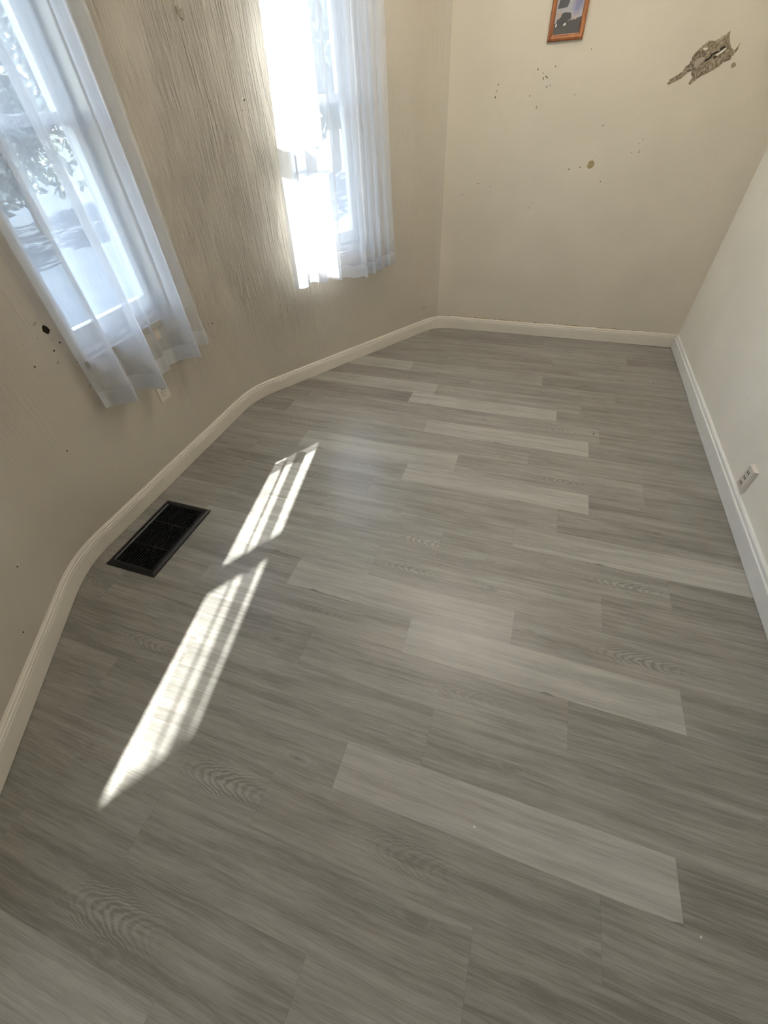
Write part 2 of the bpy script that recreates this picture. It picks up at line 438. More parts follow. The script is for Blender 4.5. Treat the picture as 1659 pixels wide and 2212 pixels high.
# ------------------------------------------------------------------ plank floor
PL = 0.645
rows = [  # y0, y1, joint x, {plank index from joint: (tone, figure x, strength, crack x, knot x, knot y)}
    (-0.343, -0.232, -0.355, {-1: (.75, 9, 0, 9, 9, 9)}),
    (-0.232, -0.108, -0.790, {0: (.22, -.50, .8, 9, -.47, -.215)}),
    (-0.108, 0.012, -0.532, {0: (.25, 9, 0, 9, .015, -.008), -1: (.15, 9, 0, 9, -.75, .0)}),
    (0.012, 0.122, -0.328, {-1: (.34, -.42, 1.0, 9, -.75, .03), 0: (.22, -.02, .35, 9, .310, .045), 1: (.12, 9, 0, 9, 9, 9)}),
    (0.122, 0.216, -0.197, {0: (1.0, 9, 0, .449, 9, 9), -1: (.28, 9, 0, 9, -.29, .15), 1: (.05, 9, 0, 9, 9, 9)}),
    (0.216, 0.338, -0.033, {0: (.26, 9, 0, 9, .15, .27), -1: (.30, 9, 0, 9, 9, 9)}),
    (0.338, 0.446, 0.258, {-1: (.30, .02, .4, 9, -.016, .375), 0: (.18, 9, 0, 9, 9, 9)}),
    (0.446, 0.548, -0.144, {0: (.93, 9, 0, .21, 9, 9), -1: (.32, -.4, .3, 9, 9, 9), 1: (.12, 9, 0, 9, 9, 9)}),
    (0.548, 0.648, -0.528, {0: (.88, 9, 0, -.44, 9, 9), 1: (.28, .42, 1.0, 9, .16, .60), -1: (.25, 9, 0, 9, 9, 9)}),
    (0.648, 0.766, -0.307, {-1: (.72, 9, 0, -.62, 9, 9), 0: (.38, -.20, .7, 9, .05, .70), 1: (.18, 9, 0, 9, 9, 9)}),
    (0.766, 0.873, -0.130, {-1: (.45, -.19, 1.0, 9, 9, 9), 0: (.30, .40, .9, 9, .03, .80), 1: (.1, 9, 0, 9, 9, 9)}),
    (0.873, 0.970, 0.086, {0: (.80, 9, 0, .337, 9, 9), -1: (.40, 9, 0, 9, -.3, .92)}),
    (0.970, 1.078, -0.432, {0: (.42, 9, 0, 9, 9, 9), 1: (.12, 9, 0, 9, .51, 1.05)}),
    (1.078, 1.175, -0.335, {0: (.95, 9, 0, .086, 9, 9), -1: (.40, 9, 0, 9, -.5, 1.13), 1: (.08, 9, 0, 9, 9, 9)}),
    (1.175, 1.280, -0.804, {0: (.92, 9, 0, -.70, 9, 9), 1: (.38, .22, .9, 9, -.086, 1.21), 2: (.05, 9, 0, 9, 9, 9)}),
    (1.280, 1.392, -0.546, {0: (.38, 9, 0, 9, .007, 1.31), 1: (.16, 9, 0, 9, 9, 9)}),
    (1.392, 1.487, -0.332, {0: (.95, 9, 0, -.03, 9, 9), -1: (.60, 9, 0, 9, 9, 9), 1: (.08, 9, 0, 9, 9, 9)}),
    (1.487, 1.602, -0.290, {0: (.36, .19, .8, 9, -.10, 1.545), -1: (.34, 9, 0, 9, 9, 9), 1: (.05, 9, 0, 9, 9, 9)}),
    (1.602, 1.690, -0.457, {0: (.95, 9, 0, -.36, 9, 9), 1: (.10, 9, 0, 9, 9, 9)}),
    (1.690, 1.790, -0.358, {-1: (.85, 9, 0, -.42, 9, 9), 0: (.32, -.28, .7, 9, 9, 9), 1: (.06, 9, 0, 9, 9, 9)}),
    (1.790, 1.895, -0.215, {0: (.20, 9, 0, 9, 9, 9), 1: (.05, 9, 0, 9, 9, 9)}),
    (1.895, 1.990, -0.531, {-1: (.88, 9, 0, 9, 9, 9), 0: (.42, 9, 0, 9, 9, 9), 1: (.06, 9, 0, 9, .3, 1.94)}),
]
y = rows[-1][1]
while y < 2.46: rows.append((y, y + 0.102, random.uniform(-.6, .1), {})); y += 0.102
y = rows[0][0]
while y > YN - .05: rows.insert(0, (y - 0.108, y, random.uniform(-.6, .1), {})); y -= 0.108
bm = bmesh.new(); uvl = bm.loops.layers.uv.new('UVMap')
lay = {k: bm.faces.layers.float.new(k) for k in ('tone', 'seed', 'figx', 'figs', 'crack', 'knot_u', 'knot_v', 'width')}
for ri, (y0, y1, jx, sp) in enumerate(rows):
    for k in range(-3, 4):
        x0 = jx + k * PL; x1 = x0 + PL
        if x1 < -1.25 or x0 > XR + .02: continue
        f = bm.faces.new([bm.verts.new((x * S, yy * S, 0)) for x, yy in ((x0, y0), (x1, y0), (x1, y1), (x0, y1))])
        wdt = (y1 - y0) * S
        for lp, c in zip(f.loops, ((0, 0), (.9144, 0), (.9144, wdt), (0, wdt))): lp[uvl].uv = c
        tn, fx, fs, cr, kx_, ky_ = sp.get(k, (random.choice((.05, .15, .25, .32, .4)), x0 + random.uniform(.3, .55), random.choice((0, .6, .8)), 9, x0 + random.uniform(.05, .6), y0 + random.uniform(.02, .08)))
        vals = dict(tone=tn, seed=random.random(), figx=(fx - x0) * S, figs=fs, crack=(cr - x0) * S if cr < 5 else 9,
                    knot_u=(kx_ - x0) * S if kx_ < 5 else 9, knot_v=(ky_ - y0) * S if kx_ < 5 else 9, width=wdt)
        for q, vv in vals.items(): f[lay[q]] = vv
for (px, py), (nx, ny) in ((PF, NF), ((XL, 0), (1, 0)), (PR, NR), ((0, YB), (0, -1)), ((XR, 0), (-1, 0))):
    co = Vector(((px - nx * .04) * S, (py - ny * .04) * S, 0))
    bmesh.ops.bisect_plane(bm, geom=bm.verts[:] + bm.edges[:] + bm.faces[:], plane_co=co, plane_no=(-nx, -ny, 0), clear_outer=True)
structure(link('floor', bm, M_FLOOR))

# ------------------------------------------------------------------ baseboards
PROF = [(0.0, 0.0), (0.0136, 0.0), (0.0138, 0.062), (0.0118, 0.0665), (0.0130, 0.0705), (0.0128, 0.074), (0.0092, 0.0775),
        (0.0104, 0.0815), (0.0098, 0.085), (0.0052, 0.0885), (0.0048, 0.091), (0.0, 0.0925)]
def sweep(name, stations, mat, prof=PROF, gap=0.002):
    """stations: list of ((x, y), inward normal) in metres"""
    bm = bmesh.new(); rg = []
    for p, n in stations:
        rg.append([bm.verts.new((p[0] + n[0] * d, p[1] + n[1] * d, z + gap)) for d, z in prof])
    for a, b in zip(rg, rg[1:]):
        for k in range(len(prof) - 1):
            bm.faces.new((a[k], a[k + 1], b[k + 1], b[k]))
    bm.faces.new(rg[0][::-1]); bm.faces.new(rg[-1])
    bmesh.ops.recalc_face_normals(bm, faces=bm.faces[:])
    return structure(link(name, bm, mat))
def path_stations(l0, l1):
    o = []
    for l in path.samples(l0, l1):
        p, n = path.at(l); o.append(((p[0] * S, p[1] * S), n))
    return o
LJ = path.of((XL, 1.235)); LK = path.of((-0.095, YB))
sweep('baseboard_left_front', path_stations(0.0, LJ - 0.0006), M_BASE)
sweep('baseboard_left_rear', path_stations(LJ + 0.0006, LK - 0.0006), M_BASE)
sweep('baseboard_back', path_stations(LK + 0.0006, path.L[-1] - 0.0102), M_BASE)
PROF_R = [(0.0, 0.0), (0.0138, 0.0), (0.0138, 0.064), (0.0130, 0.067), (0.0080, 0.0705), (0.0082, 0.082), (0.0070, 0.086), (0.0035, 0.0895), (0.0, 0.091)]
PROF_R2 = [(d + (0.003 if 0 < i < 8 else 0), z + (0.004 if i > 2 else 0)) for i, (d, z) in enumerate(PROF_R)]
st = lambda y0, y1: [((XR * S, y0 * S), (-1, 0)), ((XR * S, y1 * S), (-1, 0))]
sweep('baseboard_right_rear', st(YB, 1.921), M_BASE_R, PROF_R)
sweep('baseboard_right', st(1.920, YN), M_BASE_R, PROF_R2)
# ragged caulk lines where the old paint shows above the moulding
def ragged(name, l0, l1, parent, z=0.0925, seed=1):
    rr = random.Random(seed); bm = bmesh.new(); prev = None
    n = int((l1 - l0) / 0.012)
    for i in range(n + 1):
        p, nn = path.at(l0 + (l1 - l0) * i / n)
        hgt = 0.0008 + max(0, rr.gauss(0.0036, 0.0024)) * math.sin(math.pi * i / n) ** 0.3
        a = [bm.verts.new(((p[0] * S + nn[0] * d), (p[1] * S + nn[1] * d), zz)) for d, zz in ((0.0, z), (0.0016, z), (0.0010, z + hgt), (0.0, z + hgt))]
        if prev:
            for k in range(3): bm.faces.new((prev[k], prev[k + 1], a[k + 1], a[k]))
        prev = a
    return link(name, bm, M_CAULK, parent)
ragged('caulk_line', path.of((-0.50, YB)), path.of((0.10, YB)), wall_b, 0.0935, 2)
ragged('caulk_line', path.of((0.12, YB)), path.of((0.55, YB)), wall_b, 0.0935, 3)

# ------------------------------------------------------------------ windows
def window(name, opening, label):
    p0, n = path.at((opening[0] + opening[1]) / 2)
    w = (opening[1] - opening[0]) * S
    # local x along the wall (path direction), y inward, z up
    tdir = Vector((-n[1], n[0]))
    rz = math.atan2(tdir.y, tdir.x)
    root = empty(name, (p0[0] * S, p0[1] * S, 0), rz); structure(root)
    # after rotating, local +y = left of travel = outward; use negative y for inward
    zs, zh = ZS * S, ZH * S
    hw = w / 2
    bm = bmesh.new(); fy0, fy1 = 0.055, 0.150         # frame depth range (outward)
    box(bm, -hw, -hw + .016, fy0, fy1, zs, zh); box(bm, hw - .016, hw, fy0, fy1, zs, zh)
    box(bm, -hw + .016, hw - .016, fy0, fy1, zh - .018, zh); box(bm, -hw + .016, hw - .016, fy0, fy1 + .02, zs, zs + .020)
    link('jamb_frame', bm, M_TRACK, root)
    def sash(nm, y0, y1, z0, z1, bot, top):
        b = bmesh.new(); a = hw - .017; st_ = .034
        box(b, -a, -a + st_, y0, y1, z0, z1); box(b, a - st_, a, y0, y1, z0, z1)
        box(b, -a + st_, a - st_, y0, y1, z0, z0 + bot); box(b, -a + st_, a - st_, y0, y1, z1 - top, z1)
        s_ = link(nm, b, M_TRIM, root)
        ym = (y0 + y1) / 2
        g = bbox_mesh(-a + st_ - .004, a - st_ + .004, ym - .002, ym + .002, z0 + bot - .004, z1 - top + .004)
        link('pane', g, M_GLASS, s_)
        return s_
    zm = 0.985 * S
    lo = sash('lower_sash', .062, .094, zs + .021, zm + .014, .062, .032)
    sash('upper_sash', .100, .132, zm - .020, zh - .019, .034, .04)
    b = bbox_mesh(-.024, .024, .050, .068, zm - .006, zm + .012, bev=.004); link('sash_lock', b, M_TRIM, lo)
    b = bmesh.new(); box(b, -hw - .034, hw + .034, -.024, .004, zs - .024, zs + .0002); box(b, -hw + .0005, hw - .0005, -.0 + .0035, .061, zs + .0004, zs + .014)
    link('stool', b, M_STOOL, root)
    b = bbox_mesh(-hw - .026, hw + .026, -.013, -.0005, zs - .076, zs - .0245, bev=.003); link('apron', b, M_WALL_B, root)
    return root
window('window_1', W1, '')
window('window_2', W2, '')

# ------------------------------------------------------------------ eave outside the bay
bm = bmesh.new(); prev = None
for l in path.samples(0, path.L[-1]):
    p, n = path.at(l)
    q = [bm.verts.new(((p[0] - n[0] * d) * S, (p[1] - n[1] * d) * S, z * S)) for d, z in ((WT + .001, 1.730), (0.412, 1.730), (0.412, 1.80), (WT + .001, 1.80))]
    if prev:
        for k in range(4): bm.faces.new((prev[k], prev[(k + 1) % 4], q[(k + 1) % 4], q[k]))
    else: bm.faces.new(q)
    prev = q
bm.faces.new(prev)
bmesh.ops.recalc_face_normals(bm, faces=bm.faces[:])
structure(link('eave', bm, M_TRIM))

# ------------------------------------------------------------------ sheer curtains
def smooth_profile(pts, sub=5):
    o = []
    for i in range(len(pts) - 1):
        p0 = pts[max(i - 1, 0)]; p1 = pts[i]; p2 = pts[i + 1]; p3 = pts[min(i + 2, len(pts) - 1)]
        for k in range(sub):
            t = k / sub
            q = []
            for a in (0, 1):
                m1 = (p2[a] - p0[a]) * .30; m2 = (p3[a] - p1[a]) * .30
                q.append((2 * t**3 - 3 * t**2 + 1) * p1[a] + (t**3 - 2 * t**2 + t) * m1 + (-2 * t**3 + 3 * t**2) * p2[a] + (t**3 - t**2) * m2)
            o.append(tuple(q))
    o.append(pts[-1]); return o
def curtain(name, org, tdir, ninw, prof, s_bot, s_top, z_bot, z_top, hem_h, label, phase, hemdrop, skew=0.0, base=0.030, flr=0.30):
    """org: wall point, profile in (u, depth); s_bot/s_top: extent along the wall at hem and rod"""
    pr = smooth_profile(prof)
    root = empty(name, (org[0] * S, org[1] * S, z_top * S))
    arc = [0.0]
    for a, b in zip(pr, pr[1:]): arc.append(arc[-1] + math.hypot((b[0] - a[0]) * .52, b[1] - a[1]))
    def pos(i, z, push=0.0):
        u, d = pr[i]
        f = (z - z_bot) / (z_top - z_bot)
        s0 = s_bot[0] * (1 - f) + s_top[0] * f; s1 = s_bot[1] * (1 - f) + s_top[1] * f
        wob = 0.006 * math.sin(3.1 * z + 9 * u + phase) * (1 - f) + 0.004 * math.sin(7.3 * z + 17 * u + phase)
        s_ = s0 + (s1 - s0) * (u + wob)
        flare = 1.0 + flr * (1 - f) ** 2
        dd = base - .002 + (d - base) * flare * (0.75 + 0.25 * (1 - f)) + 0.004 * math.sin(4 * z + 11 * u + phase) * (1 - f) + push
        if f > .97: dd = base + .01 + (dd - base - .01) * .5
        s_ -= skew * dd
        x = tdir[0] * s_ + ninw[0] * dd; y_ = tdir[1] * s_ + ninw[1] * dd
        return (x * S, y_ * S, (z - z_top) * S)
    def sheet(nm, z0, z1, nz, mat, parent, push=0.0, wav=0.0):
        bm = bmesh.new(); uvl = bm.loops.layers.uv.new('UVMap'); V = {}
        for i in range(len(pr)):
            drop = hemdrop * math.sin(6.3 * pr[i][0] + phase) + 0.0035 * math.sin(41 * pr[i][0] + phase)
            for j in range(nz + 1):
                z = z0 + (z1 - z0) * j / nz
                zz = z + drop * (1 - (z - z_bot) / (z_top - z_bot))
                V[i, j] = bm.verts.new(pos(i, zz, push))
        for i in range(len(pr) - 1):
            for j in range(nz):
                f = bm.faces.new((V[i, j], V[i + 1, j], V[i + 1, j + 1], V[i, j + 1])); f.smooth = True
                for lp, (a, b) in zip(f.loops, ((i, j), (i + 1, j), (i + 1, j + 1), (i, j + 1))):
                    lp[uvl].uv = (arc[a] * S, (z0 + (z1 - z0) * b / nz) * S)
        return link(nm, bm, mat, parent)
    panel = sheet('panel', z_bot, z_top, 26, M_SHEER, root)
    sheet('hem', z_bot + .0005, z_bot + hem_h, 3, M_HEM, root, push=0.0016)
    tag(root, label, 'curtain')
    return root
prof_rear = [(0, .075), (.06, .085), (.12, .088), (.147, .098), (.128, .090), (.155, .078), (.21, .083), (.292, .097), (.312, .104), (.236, .091), (.226, .083), (.292, .076),
             (.42, .083), (.450, .095), (.433, .085), (.46, .075), (.56, .080), (.655, .102), (.69, .116), (.66, .098), (.635, .086), (.68, .074), (.74, .085),
             (.785, .112), (.75, .096), (.765, .080), (.82, .088), (.855, .106), (.822, .086), (.85, .074), (.90, .080), (.945, .102), (.915, .090), (.925, .078), (.97, .080), (1.0, .092)]
ro = rear(0.0)
curtain('sheer_curtain', ro, TR, NR, prof_rear, (0.024, 0.575), (0.110, 0.534), 0.425, 1.600, 0.047,
        'white sheer curtain struck by the sun, over the window next to the back wall', 0.4, 0.012, 0.65, 0.075)
prof_left = [(0, .030), (.06, .020), (.10, .055), (.135, .092), (.150, .085), (.17, .050), (.22, .018), (.27, .015), (.30, .030), (.34, .065), (.374, .092), (.390, .080), (.40, .045),
             (.44, .018), (.53, .014), (.58, .026), (.62, .012), (.70, .020), (.74, .060), (.78, .096), (.795, .080), (.80, .040), (.84, .020), (.88, .040), (.92, .028), (.97, .052), (1.0, .042), (1.025, .035)]
curtain('sheer_curtain', (XL, 0.0), (0, 1), (1, 0), prof_left, (0.745, 1.226), (0.755, 1.215), 0.364, 1.600, 0.050,
        'bluish white sheer curtain hanging above the wall outlet, outside light behind it', 1.9, 0.008, flr=0.0)
def rod(org, tdir, ninw, s0, s1, label, off=.05):
    a = Vector((org[0] + tdir[0] * s0 + ninw[0] * off, org[1] + tdir[1] * s0 + ninw[1] * off)) * S
    b = Vector((org[0] + tdir[0] * s1 + ninw[0] * off, org[1] + tdir[1] * s1 + ninw[1] * off)) * S
    z = 1.607 * S
    root = empty('curtain_rod', (a.x, a.y, z))
    ex = Vector((b.x - a.x, b.y - a.y, 0)); nw = Vector((ninw[0], ninw[1], 0))
    bm = bmesh.new(); tube(bm, [(0, 0, 0), tuple(ex)], .008); link('pole', bm, M_ROD, root, True)
    for e in (Vector((0, 0, 0)), ex):
        bm = bmesh.new(); tube(bm, [tuple(e), tuple(e - nw * (off * S + .002))], .008); link('bracket', bm, M_ROD, root, True)
    tag(root, label, 'curtain rod')
rod(ro, TR, NR, 0.02, 0.52, 'white rod carrying the sunlit curtain near the back wall', .088)
rod((XL, 0), (0, 1), (1, 0), 0.73, 1.24, 'white rod carrying the bluish curtain above the wall outlet')

# ------------------------------------------------------------------ floor register
rx0, rx1, ry0, ry1 = -1.110 * S, -0.926 * S, 0.450 * S, 0.744 * S
rc = ((rx0 + rx1) / 2, (ry0 + ry1) / 2)
reg = empty('floor_register', (rc[0], rc[1], 0.0), 0.0)
tag(reg, 'black metal floor register with long slats beside the curved left baseboard', 'vent')
hx, hy = (rx1 - rx0) / 2, (ry1 - ry0) / 2
bm = bmesh.new()
loops_ = []
for ins, z in ((0, 0.001), (0.001, 0.006), (0.014, 0.0125), (0.026, 0.0125), (0.030, 0.009), (0.030, 0.001)):
    loops_.append([bm.verts.new((sx * (hx - ins), sy * (hy - ins), z)) for sx, sy in ((-1, -1), (1, -1), (1, 1), (-1, 1))])
for a, b in zip(loops_, loops_[1:]):
    for k in range(4): bm.faces.new((a[k], a[(k + 1) % 4], b[(k + 1) % 4], b[k]))
bmesh.ops.recalc_face_normals(bm, faces=bm.faces[:])
link('frame', bm, M_BLACK, reg)
link('damper_pan', bbox_mesh(-hx + .031, hx - .031, -hy + .031, hy - .031, .0006, .0018), M_VOID, reg)
NS = 16
for i in range(NS):
    x = -hx + .036 + (2 * hx - .072) * i / (NS - 1)
    bm = bmesh.new()
    vs_ = box(bm, x - .0021, x + .0021, -hy + .0302, hy - .0302, .0024, .0098)
    for v_ in vs_:
        if v_.co.z > .005: v_.co.x += .002
    link('slat', bm, M_BLACK, reg)
for fy in (-1 / 3, 1 / 3):
    link('crossbar', bbox_mesh(-hx + .0302, hx - .0302, fy * hy - .003, fy * hy + .003, .0020, .0088), M_BLACK, reg)
link('damper_lever', bbox_mesh(-hx + .016, -hx + .022, -.02, .006, .0126, .0170, bev=.0015), M_BLACK, reg)

# ------------------------------------------------------------------ wall outlets
def disc(bm, c, r, ax, ay, az, squash=1.0, n=24, th=0.002, cut=None):
    """button on the wall: centre c, axes ax (across) ay (up) az (out)"""
    f, b = [], []
    for k in range(n):
        a = 2 * math.pi * k / n
        x, y_ = r * math.cos(a), r * squash * math.sin(a)
        if cut: x = max(-cut, min(cut, x))
        f.append(bm.verts.new(c + ax * x + ay * y_ + az * th)); b.append(bm.verts.new(c + ax * x + ay * y_))
    bm.faces.new(f)
    for k in range(n): bm.faces.new((f[k], b[k], b[(k + 1) % n], f[(k + 1) % n]))
def pblock(bm, c, ax, ay, az, x0, x1, y0, y1, z0, z1):
    vs_ = [bm.verts.new(c + ax * x + ay * yy + az * z) for z in (z0, z1) for yy in (y0, y1) for x in (x0, x1)]
    for q in ((0, 2, 3, 1), (4, 5, 7, 6), (0, 1, 5, 4), (2, 6, 7, 3), (0, 4, 6, 2), (1, 3, 7, 5)): bm.faces.new([vs_[i] for i in q])
    bmesh.ops.recalc_face_normals(bm, faces=bm.faces[:])
X_, Y_, Z_ = Vector((1, 0, 0)), Vector((0, 1, 0)), Vector((0, 0, 1))
O0 = Vector((0, 0, 0))
def duplex(loc, label):
    root = empty('wall_outlet', loc); tag(root, label, 'outlet')
    ax, az = Y_, X_          # on the left wall: across = +y, out = +x
    bm = bmesh.new(); pblock(bm, O0, ax, Z_, az, -.036, .036, -.058, .058, .0, .0065)
    for e in bm.verts:
        if e.co.x > .004: e.co.y *= .93; e.co.z *= .955
    link('cover_plate', bm, M_OUTLET, root)
    for sgn in (1, -1):
        c = Vector((0.0065, 0, sgn * .0195))
        bm = bmesh.new(); disc(bm, c - az * .0002, .0192, ax, Z_, az, .92, 28, .0005, .0175); ringo = link('receptacle', bm, M_SLOT, root)
        bm = bmesh.new(); disc(bm, c, .0178, ax, Z_, az, .90, 28, .0016, .0160); link('face', bm, M_OUTLET, ringo)
        for dx, hh in ((-.0065, .0046), (.0065, .0038)):
            bm = bmesh.new(); pblock(bm, c + az * .0014, ax, Z_, az, dx - .0013, dx + .0013, .004 - hh, .004 + hh, 0, .0006); link('slot', bm, M_SLOT, ringo)
        bm = bmesh.new(); disc(bm, c + az * .0014 + Z_ * -.0085, .0026, ax, Z_, az, 1, 12, .0006); link('ground_hole', bm, M_SLOT, ringo)
    bm = bmesh.new(); disc(bm, Vector((.0065, 0, 0)), .0032, ax, Z_, az, 1, 14, .0008); link('screw', bm, M_SCUFF, root)
duplex(((XL) * S, 0.978 * S, 0.3085 * S), 'ivory duplex wall outlet under the hem of the bluish curtain')
def triple(loc, label):
    root = empty('wall_outlet', loc); tag(root, label, 'outlet')
    ax, az = -Y_, -X_        # right wall: across = -y (towards the camera), out = -x
    bm = bmesh.new(); pblock(bm, O0, ax, Z_, az, -.033, .033, -.056, .056, 0, .016)
    for e in bm.verts:
        if e.co.x < -.01: e.co.y *= .86; e.co.z *= .93
    bevel(bm, .0012, 2)
    body = link('cover_plate', bm, M_OUTLET2, root)
    for k in (-1, 0, 1):
        bm = bmesh.new(); pblock(bm, Vector((-.016, 0, k * .0275)), ax, Z_, az, -.013, .013, -.0115, .0115, 0, .0012)
        fc = link('receptacle', bm, M_OUTLET2, root)
        for dx in (-.0066, .0066):
            bm = bmesh.new(); pblock(bm, Vector((-.0170, 0, k * .0275)), ax, Z_, az, dx - .0022, dx + .0022, -.0062, .0062, 0, .0008); link('slot', bm, M_SLOT, fc)
triple((XR * S, 1.240 * S, 0.123 * S), 'small three-socket wall outlet just above the white right baseboard')

# ------------------------------------------------------------------ framed photograph
PT = [(-0.155, 1.098), (-0.019, 1.098)]
pfw, pfh = .180, .235
pcx, pcz = -0.087 * S, 1.098 * S + pfh / 2
pic = empty('picture_frame', (pcx, YB * S, pcz)); pic.rotation_euler = (0, math.radians(-0.6), 0)
tag(pic, 'small oak framed family photograph hanging on the back wall', 'picture')
bm = bmesh.new(); rg = []
for ins, d in ((0, .0), (0, .012), (.003, .016), (.010, .019), (.0165, .0155), (.0185, .0155), (.0215, .0125), (.0235, .0120), (.0245, .007), (.0245, .0)):
    rg.append([bm.verts.new((sx * (pfw / 2 - ins), -d, sz * (pfh / 2 - ins))) for sx, sz in ((-1, -1), (1, -1), (1, 1), (-1, 1))])
for a, b in zip(rg, rg[1:]):
    for k in range(4): bm.faces.new((a[k], a[(k + 1) % 4], b[(k + 1) % 4], b[k]))
bmesh.ops.recalc_face_normals(bm, faces=bm.faces[:])
link('frame', bm, M_OAK, pic)
iw, ih = pfw / 2 - .0245, pfh / 2 - .0245
pc = [plain('print_' + n_, c_, .7, .05, .18, 140) for n_, c_ in (('ground', (.03, .026, .025)), ('dark', (.012, .010, .011)), ('charcoal', (.026, .022, .025)), ('white', (.36, .36, .39)),
      ('lavender', (.27, .27, .38)), ('blue', (.17, .17, .30)), ('skin', (.42, .33, .27)), ('pale', (.62, .55, .52)))]
bm = bmesh.new()
def poly(pts, mi, lift):
    f = bm.faces.new([bm.verts.new((-iw + x * 2 * iw, -.0035 - lift, -ih + y_ * 2 * ih)) for x, y_ in pts]); f.material_index = mi
L1, L2, L3 = .0002, .0004, .0006
poly([(0, 0), (1, 0), (1, 1), (0, 1)], 3, 0)
poly([(0, 0), (1, 0), (1, .30), (.62, .25), (.25, .22), (0, .20)], 0, L1)
poly([(.05, .17), (.12, .36), (.35, .40), (.58, .38), (.62, .27), (.38, .22), (.30, .14)], 1, L2)
poly([(.04, .47), (.10, .66), (.16, .92), (.48, .94), (.46, .60), (.40, .49)], 2, L2)
poly([(.06, .30), (.10, .42), (.24, .44), (.22, .33), (.14, .28)], 6, L3)
poly([(.03, .15), (.06, .20), (.11, .20), (.09, .14)], 7, L3)
poly([(.33, .15), (.37, .20), (.45, .21), (.44, .16)], 7, L3)
poly([(.58, .44), (.60, .92), (.96, .94), (.98, .48), (.84, .30), (.66, .32)], 4, L2)
poly([(.68, .40), (.70, .62), (.86, .70), (.93, .60), (.86, .42)], 5, L3)
poly([(.60, .26), (.61, .36), (.70, .33), (.68, .25)], 6, L3)
poly([(.74, .24), (.76, .33), (.86, .34), (.80, .26)], 6, L3)
poly([(.20, .93), (.22, .99), (.40, .995), (.42, .93)], 6, L3)
poly([(.66, .93), (.68, .99), (.84, .995), (.86, .93)], 6, L3)
link('photo_print', bm, pc, pic)
link('glass_front', bbox_mesh(-iw, iw, -.0068, -.0058, -ih, ih), M_PGLASS, pic)

# ------------------------------------------------------------------ marks on the plaster
def blot(nm, wall_o, base, ax, az, r, mat, squash=1.0, tilt=0.0, seed=0, th=.0009, rough=.25):
    rr = random.Random(seed); bm = bmesh.new(); n = 14; f, b = [], []
    for k in range(n):
        a = 2 * math.pi * k / n
        q = r * (1 + rr.uniform(-rough, rough))
        x, z = q * math.cos(a), q * squash * math.sin(a)
        x, z = x * math.cos(tilt) - z * math.sin(tilt), x * math.sin(tilt) + z * math.cos(tilt)
        f.append(bm.verts.new(base + ax * x * .86 + Z_ * z * .86 + az * th)); b.append(bm.verts.new(base + ax * x + Z_ * z))
    bm.faces.new(f)
    for k in range(n): bm.faces.new((f[k], b[k], b[(k + 1) % n], f[(k + 1) % n]))
    return link(nm, bm, mat, wall_o)
def back_pt(x, z): return Vector((x * S, YB * S, z * S))
sd_ = 100
for x, z, r, sq, tl in ((-.167, 1.028, 2.6, 1.6, .1), (-.145, 1.017, 1.8, 2, .1), (-.123, 1.02, 1.6, 2.6, -.1), (-.102, 1.033, 1.8, 2.6, -.2), (-.141, 1.002, 2.8, 1.7, 0), (-.131, 1.007, 3.2, 1.2, .2),
                        (-.126, 1.003, 2.4, 1.4, .2), (-.112, .999, 1.5, 2, .1), (-.122, .978, 2, 2.4, 0), (-.110, .982, 1.8, 2.2, -.1), (-.008, .952, 1.9, 1.5, .1), (.142, .977, 1.2, 3, -.4),
                        (.075, .728, 2.8, 1.2, .2), (.031, .722, 2.4, 2.2, -.9), (.172, .679, 2.2, 1.7, -.5), (-.112, .582, 2.4, 1.1, 0), (.291, .813, 1.8, 1.4, -.4), (.281, .801, 1.8, 1.2, 0),
                        (-.511, .824, 4.2, 1.3, .1), (-.506, .678, 2.6, .9, .3), (-.316, .992, 2.2, 1.8, -.2), (-.322, .956, 2.4, 2.0, -.1), (.017, 1.072, 1.8, 1.2, 0), (-.005, .718, 1.2, 1.6, 0)):
    sd_ += 1; blot('nail_hole', wall_b, back_pt(x, z), X_, -Y_, r * .001, M_HOLE if r > 1.7 else M_SCUFF, sq, tl, sd_)
for x, z, r, sq, tl in ((-.183, .955, 5, .8, 0), (.125, .859, 5.5, .8, .2), (-.148, .921, 5.5, 1.5, -.3), (-.319, .974, 3, 3.2, -.1), (.29, .775, 4, 1.4, -.2), (.262, .775, 3, 1.4, -.2), (-.30, .66, 8, .35, .05), (-.36, .672, 10, .25, 0), (-.43, .63, 6, .5, 0), (-.49, .63, 4, .5, 0)):
    sd_ += 1; blot('scuff', wall_b, back_pt(x, z), X_, -Y_, r * .001, M_SCUFF if r == 5.5 and sq > 1 else M_SCUFF, sq, tl, sd_, .0004, .5)
def ring_mark(nm, c, r0, r1, sq, mat):
    bm = bmesh.new(); n = 32; a_, b_, c_ = [], [], []
    for k in range(n):
        t_ = 2 * math.pi * k / n; d = X_ * math.cos(t_) + Z_ * sq * math.sin(t_)
        a_.append(bm.verts.new(c + d * r0)); b_.append(bm.verts.new(c + d * (r0 + r1) / 2 - Y_ * .0016)); c_.append(bm.verts.new(c + d * r1))
    for k in range(n):
        j = (k + 1) % n
        bm.faces.new((a_[k], a_[j], b_[j], b_[k])); bm.faces.new((b_[k], b_[j], c_[j], c_[k]))
    return link(nm, bm, mat, wall_b)
ring_mark('filled_ring', back_pt(.124, .789), .020, .027, 1.0, M_CHIP)
o = blot('filler_plug', wall_b, back_pt(.1155, .7365), X_, -Y_, .019, M_PLUG, .95, .2, 5, .003, .12); o['label'] = 'tan filler plug'
o = blot('plaster_chip', wall_b, back_pt(.5115, 1.0075), X_, -Y_, .0105, M_DAMAGE, .9, -.5, 6, .002, .2)

